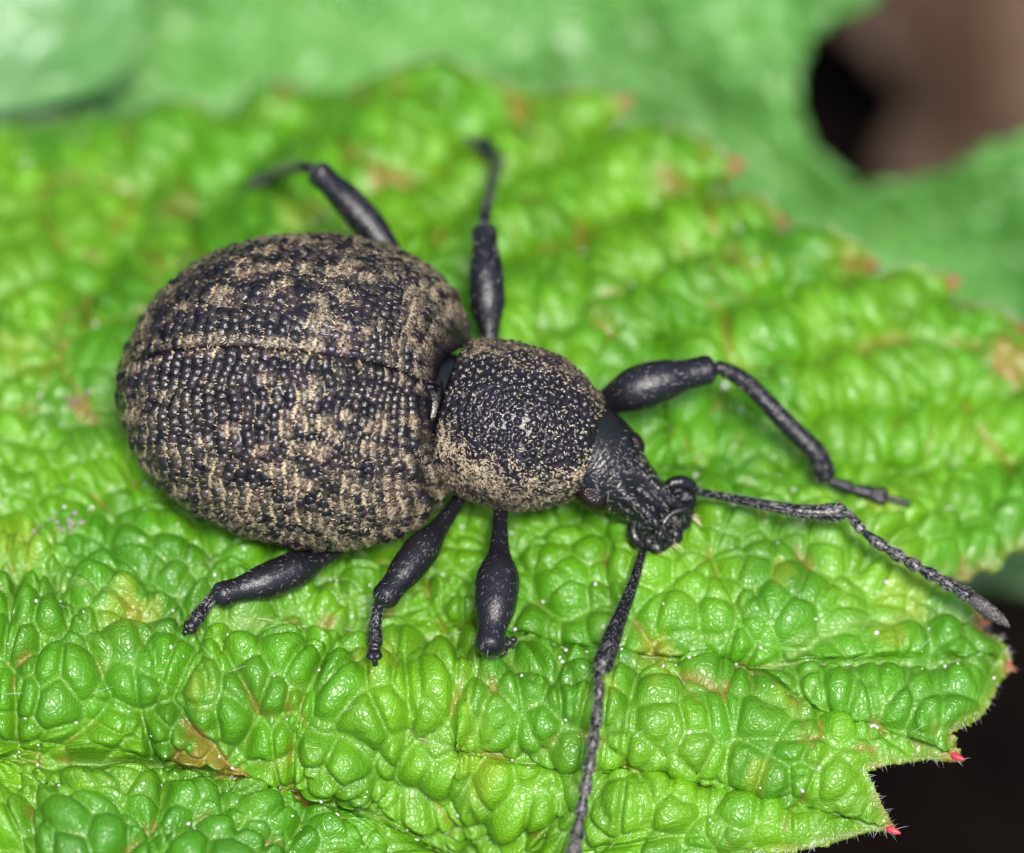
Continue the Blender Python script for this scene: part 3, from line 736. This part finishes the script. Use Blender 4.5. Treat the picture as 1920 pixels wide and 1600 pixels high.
# ---- body: one continuous skin from the tip of the abdomen to the end of the snout
def body():
    st = []   # x, y, z, half width (px), up, down
    for t_ in (.05, .06, .08, .12, .25, .5, .75, .9):
        w, h, d = elytra_section(np.array([t_])); c = REAR + AX * t_ * ELEN; c[2] -= 0.35 * (1 - min(t_ / .3, 1)) ** 2
        q_ = {.05: .05, .06: .35, .08: .55, .12: .72, .25: .86, .5: .92, .75: .84, .9: .66}.get(t_, .9); st.append((c, w[0] * q_, h[0] * q_, d[0] * q_ * 1.1))
    A = lambda x, y, z, w, u, d: st.append((at(x, y, z), w * PX, u, d))
    A(815, 760, 1.70, 100, .80, .90); A(850, 770, 1.70, 104, .84, .90)
    A(960, 800, 1.68, 128, 1.05, .95); A(1060, 832, 1.62, 104, .86, .80)
    A(1092, 843, 1.56, 91, .72, .66); A(1112, 857, 1.52, 90, .66, .62); A(1133, 876, 1.47, 86, .61, .58); A(1152, 893, 1.42, 76, .55, .54)
    A(1172, 910, 1.36, 64, .49, .46); A(1192, 926, 1.30, 57, .43, .40); A(1212, 942, 1.24, 52, .40, .36); A(1230, 956, 1.18, 58, .37, .34); A(1245, 968, 1.12, 69, .34, .33)
    A(1258, 979, 1.07, 71, .30, .32); A(1268, 988, 1.03, 66, .25, .30); A(1276, 994, 1.0, 46, .18, .24); A(1281, 998, .98, 20, .08, .12); A(1282, 999, .975, 2, .01, .01)
    C = np.array([s[0] for s in st]); L = np.concatenate([[0], np.cumsum(np.linalg.norm(np.diff(C, axis=0), axis=1))])
    nu, nv = 620, 150
    q = np.sort(np.concatenate([np.linspace(0, L[-1], 320), np.linspace(L[10], L[-1], 300)]))[:nu]
    Cc = np.stack([pchip(L, C[:, k], q) for k in range(3)], 1)
    for _ in range(4): Cc[1:-1] = (Cc[:-2] + Cc[1:-1] * 2 + Cc[2:]) / 4
    w, u, d = (pchip(L, np.array([s[k] for s in st]), q) for k in (1, 2, 3))
    # tangents smoothed by hand so the skin does not fold at the tip
    T = np.gradient(Cc, axis=0)
    for _ in range(20): T[1:-1] = (T[:-2] + T[1:-1] * 2 + T[2:]) / 4
    T = nrm(T); S = nrm(np.cross([0, 0, 1.], T)); N_ = np.cross(T, S)
    ph = np.linspace(-math.pi / 2, 1.5 * math.pi, nv, endpoint=False)
    c = np.sign(np.cos(ph)) * np.abs(np.cos(ph)) ** .9; s = np.sign(np.sin(ph)) * np.abs(np.sin(ph)) ** .9
    P = Cc[:, None] + S[:, None] * (w[:, None] * c)[..., None] + N_[:, None] * (np.where(s > 0, u[:, None], d[:, None]) * s)[..., None]
    N = grid_normals(P, True); N *= np.sign((N * (P - Cc[:, None])).sum(-1, keepdims=True))
    sh = smooth(L[12], L[13], q)[:, None]                 # head and snout only
    lat = (w[:, None] * c)                                # sideways offset, mm
    topf = smooth(0.1, .8, np.sin(ph))[None]
    ro = smooth(L[15], L[17], q)[:, None]; tip = smooth(L[18], L[21], q)[:, None]
    h = sh * .014 * (worley(q[:, None] * 13 + 0 * lat, lat * 13 + 40, 5)[1] * -1.0 + .5)
    h += sh * .012 * (fbm(q[:, None] * 16 + 0 * lat, lat * 16 + 9, 15, 3) - .5)
    h += -ro * topf * .085 * np.exp(-(lat / .11) ** 2) * (1 - tip)              # furrow along the snout
    h += ro * topf * .06 * np.exp(-((np.abs(lat) - .24) / .09) ** 2)             # keels beside it
    h += -tip * topf * .17 * np.exp(-(lat / .24) ** 2)                           # scooped end plate
    # antennal sockets on the flared tip
    h += -smooth(L[19], L[20], q)[:, None] * smooth(L[23], L[21], q)[:, None] * .13 * np.exp(-((np.abs(lat) - .47) / .10) ** 2) * smooth(-.2, .4, np.sin(ph))[None]
    P = P + N * h[..., None]
    V = P.reshape(-1, 3)
    o = mesh_from('body', V, [grid_faces(nu, nv, True)[:, ::-1]], [M['head'], M['seta']], WEEVIL)
    Tb = np.broadcast_to(T[:, None], P.shape)
    mk = (smooth(L[13], L[14], q) * smooth(L[25], L[22], q))[:, None] * smooth(-.1, .3, np.sin(ph))[None]
    V2, F2 = surface_hairs(P, N, nrm(Tb - N * (Tb * N).sum(-1, keepdims=True)), mk + 1e-6, 330, (.06, .13), (.006, .010), .7, .25)
    h_ = mesh_from('head_hair', V2, F2, M['seta'], o); h_['kind'] = 'stuff'
    return P, N, q, L
BP, BN, BQ, BL = body()

def blob(name, c, r, axes, material, parent, nu=40, nv=48, facet=0.0):
    """rounded bead with radii r along the three axes"""
    th = np.linspace(0, math.pi, nu)[:, None]; ph = np.linspace(0, 2 * math.pi, nv, endpoint=False)[None]
    D = np.stack([np.sin(th) * np.cos(ph), np.sin(th) * np.sin(ph), np.cos(th) + 0 * ph], -1)
    if facet:
        pts = D.reshape(-1, 3); k = np.arange(420); z = 1 - 2 * (k + .5) / 420; a = k * 2.399963
        sd = np.stack([np.sqrt(1 - z * z) * np.cos(a), np.sqrt(1 - z * z) * np.sin(a), z], 1)
        d, _ = kd_nearest(sd, pts); D = D * (1 + facet * (1 - (d[:, 0] / .08) ** 2)).reshape(nu, nv, 1)
    P = np.asarray(c) + (D * np.asarray(r)) @ np.asarray(axes)
    return mesh_from(name, P.reshape(-1, 3), [grid_faces(nu, nv, True)], material, parent)

HD = nrm(at(1265, 985, 1.05) - at(1110, 855, 1.5)); HS = nrm(np.cross([0, 0, 1.], HD)); HN = np.cross(HD, HS)
HAX = np.stack([HD, HS, HN])
blob('eye', at(1180, 834, 1.60), (.27, .22, .28), HAX, M['eye'], WEEVIL, 90, 100, .035)
blob('eye', at(1107, 929, 1.62), (.31, .22, .28), HAX, M['eye'], WEEVIL, 90, 100, .035)
# raised rim of the snout end, jaws, mouth bristles
def rim():
    p = [(1243, 1024, 1.12), (1236, 1008, 1.28), (1246, 978, 1.34), (1262, 962, 1.36), (1290, 953, 1.30), (1303, 946, 1.12)]
    V, F = tube(spline([at(*a) for a in p], 40), np.interp(np.linspace(0, 1, 40), [0, .15, .5, .85, 1], [.05, .062, .055, .062, .05]), 10)
    mesh_from('mouth_rim', V, F, M['head'], WEEVIL)
rim()
blob('mandible', at(1279, 975, .98), (.17, .13, .17), HAX, M['head'], WEEVIL, 24, 28)
blob('mandible', at(1264, 1003, .95), (.17, .13, .16), HAX, M['head'], WEEVIL, 24, 28)
blob('mouth_pad', at(1272, 962, 1.08), (.10, .07, .06), HAX, M['amber'], WEEVIL, 20, 24)
# scrobe lobes that hold the antennae
def lobe(pts, r):
    V, F = tube(spline([at(*a) for a in pts], 24), np.interp(np.linspace(0, 1, 24), np.linspace(0, 1, len(r)), r), 14)
    mesh_from('antenna_socket', V, F, M['head'], WEEVIL)
lobe([(1238, 930, 1.18), (1258, 908, 1.25), (1282, 905, 1.22), (1299, 916, 1.12), (1300, 935, 1.02)], [.03, .10, .12, .10, .05])
lobe([(1190, 965, 1.18), (1186, 988, 1.22), (1192, 1010, 1.18), (1208, 1024, 1.08), (1226, 1026, .98)], [.03, .09, .11, .10, .05])
V_, F_ = hairs(np.array([at(1290 + 4 * k, 965 + 3 * k, 1.0) for k in range(4)] + [at(1235 + 7 * k, 1022 - k, .95) for k in range(5)]),
               np.tile([0, 0, 1.], (9, 1)), nrm(np.array([[1, -.2 - .3 * k, .1] for k in range(4)] + [[.3 + .25 * k, -1, .1] for k in range(5)])), np.full(9, .22), np.full(9, .022), .2)
mesh_from('mouth_bristle', V_, F_, M['scale'], WEEVIL)['kind'] = 'stuff'
# small shield between the wing cases and the black waist band
blob('scutellum', at(812, 750, 2.45), (.20, .42, .13), np.stack([AX, nrm(np.cross([0, 0, 1.], AX)), [0, 0, 1.]]), M['head'], WEEVIL)

# ---- limbs
def limb_mesh(name, pts, rad, parent, material, hair_n=0, hair_l=(.05, .11), nv=40, n=120, rough=.014, flat=1.0, hair_w=(.006, .010), hair_mat='seta', seed=0):
    C = spline(pts, n); s = np.linspace(0, 1, n)
    rad = np.asarray(rad, float)
    r = pchip(rad[:, 0], rad[:, 1], s) * PX
    # round both ends off
    r = r * np.sqrt(np.clip(1 - np.clip(1 - s / .04, 0, 1) ** 2, .02, 1)) * np.sqrt(np.clip(1 - np.clip(1 - (1 - s) / .05, 0, 1) ** 2, .02, 1))
    T = nrm(np.gradient(C, axis=0)); ref = VIEW_BACK if abs((T[n // 2] * VIEW_BACK).sum()) < .93 else np.array([1.0, 0, 0])
    S = nrm(np.cross(np.broadcast_to(ref, T.shape), T)); N_ = np.cross(T, S)
    ph = np.linspace(0, 2 * math.pi, nv, endpoint=False)
    P = C[:, None] + S[:, None] * (r[:, None] * np.cos(ph))[..., None] + N_[:, None] * (r[:, None] * flat * np.sin(ph))[..., None]
    N = grid_normals(P, True); N *= np.sign((N * (P - C[:, None])).sum(-1, keepdims=True))
    Ls = s * np.linalg.norm(np.diff(C, axis=0), axis=1).sum()
    q = worley(Ls[:, None] * 13 + 0 * P[..., 0], (ph * r.max())[None] * 13 + 0 * P[..., 0] + 7 * seed, 3 + seed)[1]
    P = P + N * (rough * (.5 - q) * np.minimum(1, r / (.5 * r.max()))[:, None])[..., None]
    V = P.reshape(-1, 3); F = [grid_faces(n, nv, True)]
    fm = [0] * len(F[0]); mats = [material]
    if hair_n:
        Tb = np.broadcast_to(T[:, None], P.shape)
        V2, F2 = surface_hairs(P, N, nrm(Tb - N * (Tb * N).sum(-1, keepdims=True) * .999), np.ones(P.shape[:2]), hair_n, hair_l, hair_w, .35, .38)
        F = F + [f + len(V) for f in F2]; V = np.vstack([V, V2]); fm += [1] * (len(F2[0]) + len(F2[1])); mats.append(M[hair_mat])
    return mesh_from(name, V, F, mats, parent, fmat=fm)

def Zs(px, py): return max(float(surf(px + a, py + b)[0][2]) for a in (-14, 0, 14) for b in (-6, 10, 26, 42)) + .02

def leg(label, femur, frad, tibia, trad, tarsus, tw=12, seed=0):
    e = empty('leg', tuple(at(*femur[0])), WEEVIL); e['label'] = label
    limb_mesh('femur', [at(*p) for p in femur], frad, e, M['leg'], 230, seed=seed)
    limb_mesh('tibia', [at(*p) for p in tibia], trad, e, M['leg'], 230, seed=seed + 1)
    # foot: short joints, the third one two-lobed, and a claw joint
    P = np.array([at(*p) for p in tarsus]); C = spline(P, 40); L = len(C)
    V = np.zeros((0, 3)); FF = []
    def add(a, b, rad, off=0.0, nv=14):
        nonlocal V, FF
        seg = C[int(a * (L - 1)):int(b * (L - 1)) + 1]; seg = spline(seg, 12)
        T = nrm(seg[-1] - seg[0]); S = nrm(np.cross([0, 0, 1.], T)) if abs(T[2]) < .95 else np.array([1., 0, 0])
        seg = seg + S * (np.linspace(.2, 1, 12) * off)[:, None]
        v, f = tube(seg, np.interp(np.linspace(0, 1, 12), [0, .15, .6, .9, 1], np.array(rad)), nv)
        FF += [x + len(V) for x in f]; V = np.vstack([V, v])
    t = tw * PX
    add(0, .32, [t * .4, t * .55, t * .8, t * .9, t * .5]); add(.30, .54, [t * .45, t * .6, t * .9, t, t * .6])
    add(.50, .74, [t * .4, t * .6, t * .8, t * .7, t * .3], t * .55); add(.50, .74, [t * .4, t * .6, t * .8, t * .7, t * .3], -t * .55)
    add(.66, .92, [t * .3, t * .35, t * .4, t * .5, t * .4]); add(.88, 1, [t * .3, t * .26, t * .2, t * .12, t * .04], t * .3, 8); add(.88, 1, [t * .3, t * .26, t * .2, t * .12, t * .04], -t * .3, 8)
    quads = np.vstack([f for f in FF if f.shape[1] == 4]); tris = np.vstack([f for f in FF if f.shape[1] == 3])
    mesh_from('tarsus', V, [quads, tris], M['leg'], e)

FEM = lambda a, b, c, pk=.58: [(0, a * .95), (.24, a * .94), (pk * .68, a * 1.25), (pk, b), (pk + (.9 - pk) * .45, b * .84 + c * .16), (.88, c * .99), (.95, c * 1.03), (1, c * .98)]
k = Zs(955, 1210)
leg('front leg with its knee raised towards the viewer', [(940, 900, 1.15), (938, 975, 1.5), (932, 1100, 2.0), (916, 1228, 2.25)], FEM(15, 41, 27, .62),
    [(918, 1212, 2.2), (926, 1216, 1.5), (940, 1212, k + .35)], [(0, 16), (.5, 17), (1, 20)], [(938, 1212, k + .35), (950, 1208, k + .15), (968, 1196, k + .08)], 15, 1)
k = Zs(704, 1250)
leg('middle leg with the shin hanging straight down', [(890, 860, .95), (862, 935, 1.15), (780, 1045, 1.6), (712, 1132, 1.85)], FEM(14, 33, 25, .64),
    [(714, 1120, 1.8), (705, 1160, 1.5), (703, 1212, .5 * (k + 1.4))], [(0, 11), (.3, 10.5), (1, 14)], [(703, 1205, .5 * (k + 1.4)), (702, 1232, k + .25), (706, 1256, k + .06)], 13, 3)
k = Zs(348, 1186)
leg('hind leg reaching back, foot pressed on a leaf fold', [(720, 960, .85), (650, 1022, 1.0), (520, 1082, 1.45), (398, 1120, 1.75)], FEM(14, 35, 23, .58),
    [(404, 1116, 1.72), (385, 1138, 1.6), (368, 1160, k + .3)], [(0, 10), (.35, 11), (1, 14)], [(372, 1156, k + .3), (358, 1174, k + .15), (343, 1190, k + .06)], 13, 5)
k = max(Zs(462, 348), Zs(490, 338), Zs(515, 328)) + .2
leg('hind leg bent sharply beside the wing case', [(790, 560, .9), (712, 448, .95), (650, 375, 1.05), (588, 316, 1.0)], FEM(20, 31, 24, .55),
    [(592, 318, 1.0), (560, 314, .3), (512, 328, k + .4)], [(0, 10), (.4, 11), (1, 15)], [(518, 326, k + .4), (490, 338, k + .15), (456, 348, k + .08)], 15, 7)
k = max(Zs(872, 262), Zs(905, 275), Zs(930, 295) - .2) + .2
leg('middle leg with a straight slender shin', [(930, 720, 1.0), (918, 630, 1.2), (912, 520, 1.35), (908, 425, 1.1)], FEM(17, 34, 24, .5),
    [(908, 430, 1.1), (912, 390, .6), (934, 296, k + .5)], [(0, 9), (.12, 11), (.6, 12), (1, 16)], [(932, 302, k + .5), (908, 272, k + .15), (866, 260, k + .08)], 16, 9)
k = Zs(1640, 932)
leg('front leg stretched forward beside the head', [(1060, 800, 1.2), (1132, 757, 1.35), (1215, 722, 1.6), (1342, 690, 1.45)], [(0, 18), (.25, 23), (.52, 43), (.68, 39), (.82, 29), (.92, 28), (1, 27)],
    [(1338, 684, 1.45), (1400, 718, 1.15), (1480, 800, .75), (1530, 850, .5), (1550, 902, k + .35)], [(0, 12), (.1, 15), (.5, 18), (.8, 20), (1, 22)], [(1552, 900, k + .35), (1610, 920, k + .15), (1710, 945, k + .06)], 15, 11)

# ---- antennae: long first joint, a chain of beads, a pointed club
def antenna(label, scape, srad, chain_, crad, n_seg):
    e = empty('antenna', tuple(at(*scape[0])), WEEVIL); e['label'] = label
    limb_mesh('scape', [at(*p) for p in scape], srad, e, M['head'], 800, (.06, .12), 24, 140, .012)
    C = spline([at(*p) for p in chain_], 400); cuts = np.concatenate([[0], np.cumsum(n_seg)]); cuts = cuts / cuts[-1]
    N = len(n_seg)
    for i in range(N):
        a, b = int(cuts[i] * 399), int(cuts[i + 1] * 399); seg = C[max(a - 2, 0):b + 1]
        g = np.interp((cuts[i] + cuts[i + 1]) / 2, np.linspace(0, 1, len(crad)), crad)
        last = i == N - 1
        pr = [(0, g * .72), (.18, g * 1.0), (.42, g * 1.06), (.47, g * .96), (.5, g * 1.03), (.66, g * .86), (.70, g * .76), (.73, g * .80), (.86, g * .52), (1, g * .12)] if last else [(0, g * .52), (.3, g * .78), (.72, g * 1.06), (.9, g * .98), (1, g * .7)]
        limb_mesh('club' if last else 'antenna_joint', seg[np.linspace(0, len(seg) - 1, 6).astype(int)], pr, e, M['club'] if last else M['head'], 420 if last else 170, (.05, .10) if not last else (.03, .06), 20, 40, .012, seed=i)
antenna('antenna stretched ahead over the leaf lobe', [(1296, 920, 1.15), (1400, 940, 1.45), (1510, 960, 1.55), (1590, 960, 1.5)], [(0, 7), (.15, 7.5), (.6, 11), (.8, 14.5), (.92, 18), (1, 15)],
        [(1588, 958, 1.5), (1625, 1002, 1.45), (1700, 1052, 1.4), (1800, 1108, 1.35), (1893, 1174, 1.25)], [8.5, 10.5, 11.5, 12, 12.5, 13, 13.5], [1.15, 1.15, .8, .8, .8, .8, .85, 2.0])
antenna('antenna bent down over the front leaf lobe', [(1210, 1018, 1.15), (1185, 1100, 1.9), (1150, 1190, 2.5), (1126, 1262, 2.75)], [(0, 7), (.15, 8), (.6, 13), (.82, 18), (.93, 19), (1, 16)],
        [(1120, 1258, 2.75), (1123, 1310, 2.75), (1108, 1420, 2.65), (1090, 1520, 2.4), (1064, 1660, 2.1)], [8, 10, 10.5, 11, 12, 13, 14], [1.1, 1.15, .85, .85, .85, .85, .9, 1.7])

# ================================================================== dust and crumbs
def dust():
    P = []; R = []
    fixed = [(1145, 455, 13), (1335, 750, 14), (865, 1482, 9), (1635, 1370, 8), (1628, 1376, 7), (1642, 1366, 6), (962, 1405, 6), (430, 1225, 6), (452, 1228, 6), (315, 1255, 6), (1050, 1282, 6), (1100, 1278, 5), (1165, 1275, 5), (1290, 1286, 6), (1392, 1230, 5), (1512, 1267, 5), (1645, 1132, 7), (1585, 1268, 6),
             (1437, 1330, 6), (960, 340, 12), (1410, 515, 8), (1440, 905, 7), (1670, 1090, 7), (1240, 1450, 5), (640, 1500, 6), (830, 1130, 5), (780, 1080, 5), (610, 1140, 5), (400, 1140, 6), (160, 1195, 5), (320, 1175, 5), (880, 1215, 6), (985, 1210, 8), (1060, 1355, 5), (1030, 1160, 5), (415, 1395, 6), (1265, 1285, 4), (1240, 1060, 6), (590, 1290, 5), (720, 1530, 5), (520, 1590, 5), (250, 1535, 5), (90, 1390, 5), (1540, 1440, 5), (1430, 1450, 5)]
    for x, y, r in fixed:
        s, n = surf(x, y); P.append(s + n * r * .3 * PX); R.append(r * .62 * PX)
    for _ in range(330):
        x, y = random.uniform(0, 1900), random.uniform(260, 1600)
        if not on_leaf(x, y): continue
        s, n = surf(x, y); r = random.choice([1.6, 2.2, 2.2, 3.0, 4.0]); P.append(s + n * r * .4 * PX); R.append(r * PX)
    V, F = crumbs(np.array(P), np.array(R))
    tag(mesh_from('pollen_dust', V, F, M['pollen']), 'white specks of pollen scattered over the blistered leaf', None, None, 'stuff')
    # specks caught on the beetle
    P = []; R = []
    for sgn, n in ((1, 12), (-1, 26)):
        p, nn = WING[sgn]
        for _ in range(n):
            i, j = random.randrange(40, 390), random.randrange(5, 260) if sgn > 0 else int(min(278, random.choice([random.randrange(5, 278), random.gauss(250, 16)])))
            P.append(p[i, j] + nn[i, j] * .01); R.append(random.choice([.014, .018, .026, .034]))
    V, F = crumbs(np.array(P), np.array(R)); o = mesh_from('pollen_speck', V, F, M['pollen'], WEEVIL); o['kind'] = 'stuff'
dust()

def crumb_thing(label, px, py, r, n, material):
    P = []; R = []
    for _ in range(n):
        a = random.uniform(0, 6.28); d = random.random() ** .6 * r; s, nn = surf(px + math.cos(a) * d * 1.6, py + math.sin(a) * d * .7)
        P.append(s + nn * random.uniform(0, .06)); R.append(random.uniform(.02, .065))
    V, F = crumbs(np.array(P), np.array(R)); tag(mesh_from('plant_debris', V, F, material), label, 'debris')
M['crumb'] = plain_material('grey_crumb', (0.30, 0.29, 0.21), 0.7, 0.4, 9.0)
M['husk'] = plain_material('brown_husk', (0.32, 0.22, 0.15), 0.7, 0.4, 9.0)
crumb_thing('pale grey crumbly debris in a leaf hollow behind the wing cases', 105, 1032, 34, 22, M['crumb'])
crumb_thing('brownish grey debris beside the rounded end of the wing cases', 165, 780, 24, 14, M['husk'])
crumb_thing('grey brown debris lying in the deep front crease of the leaf', 480, 1482, 40, 20, M['crumb'])
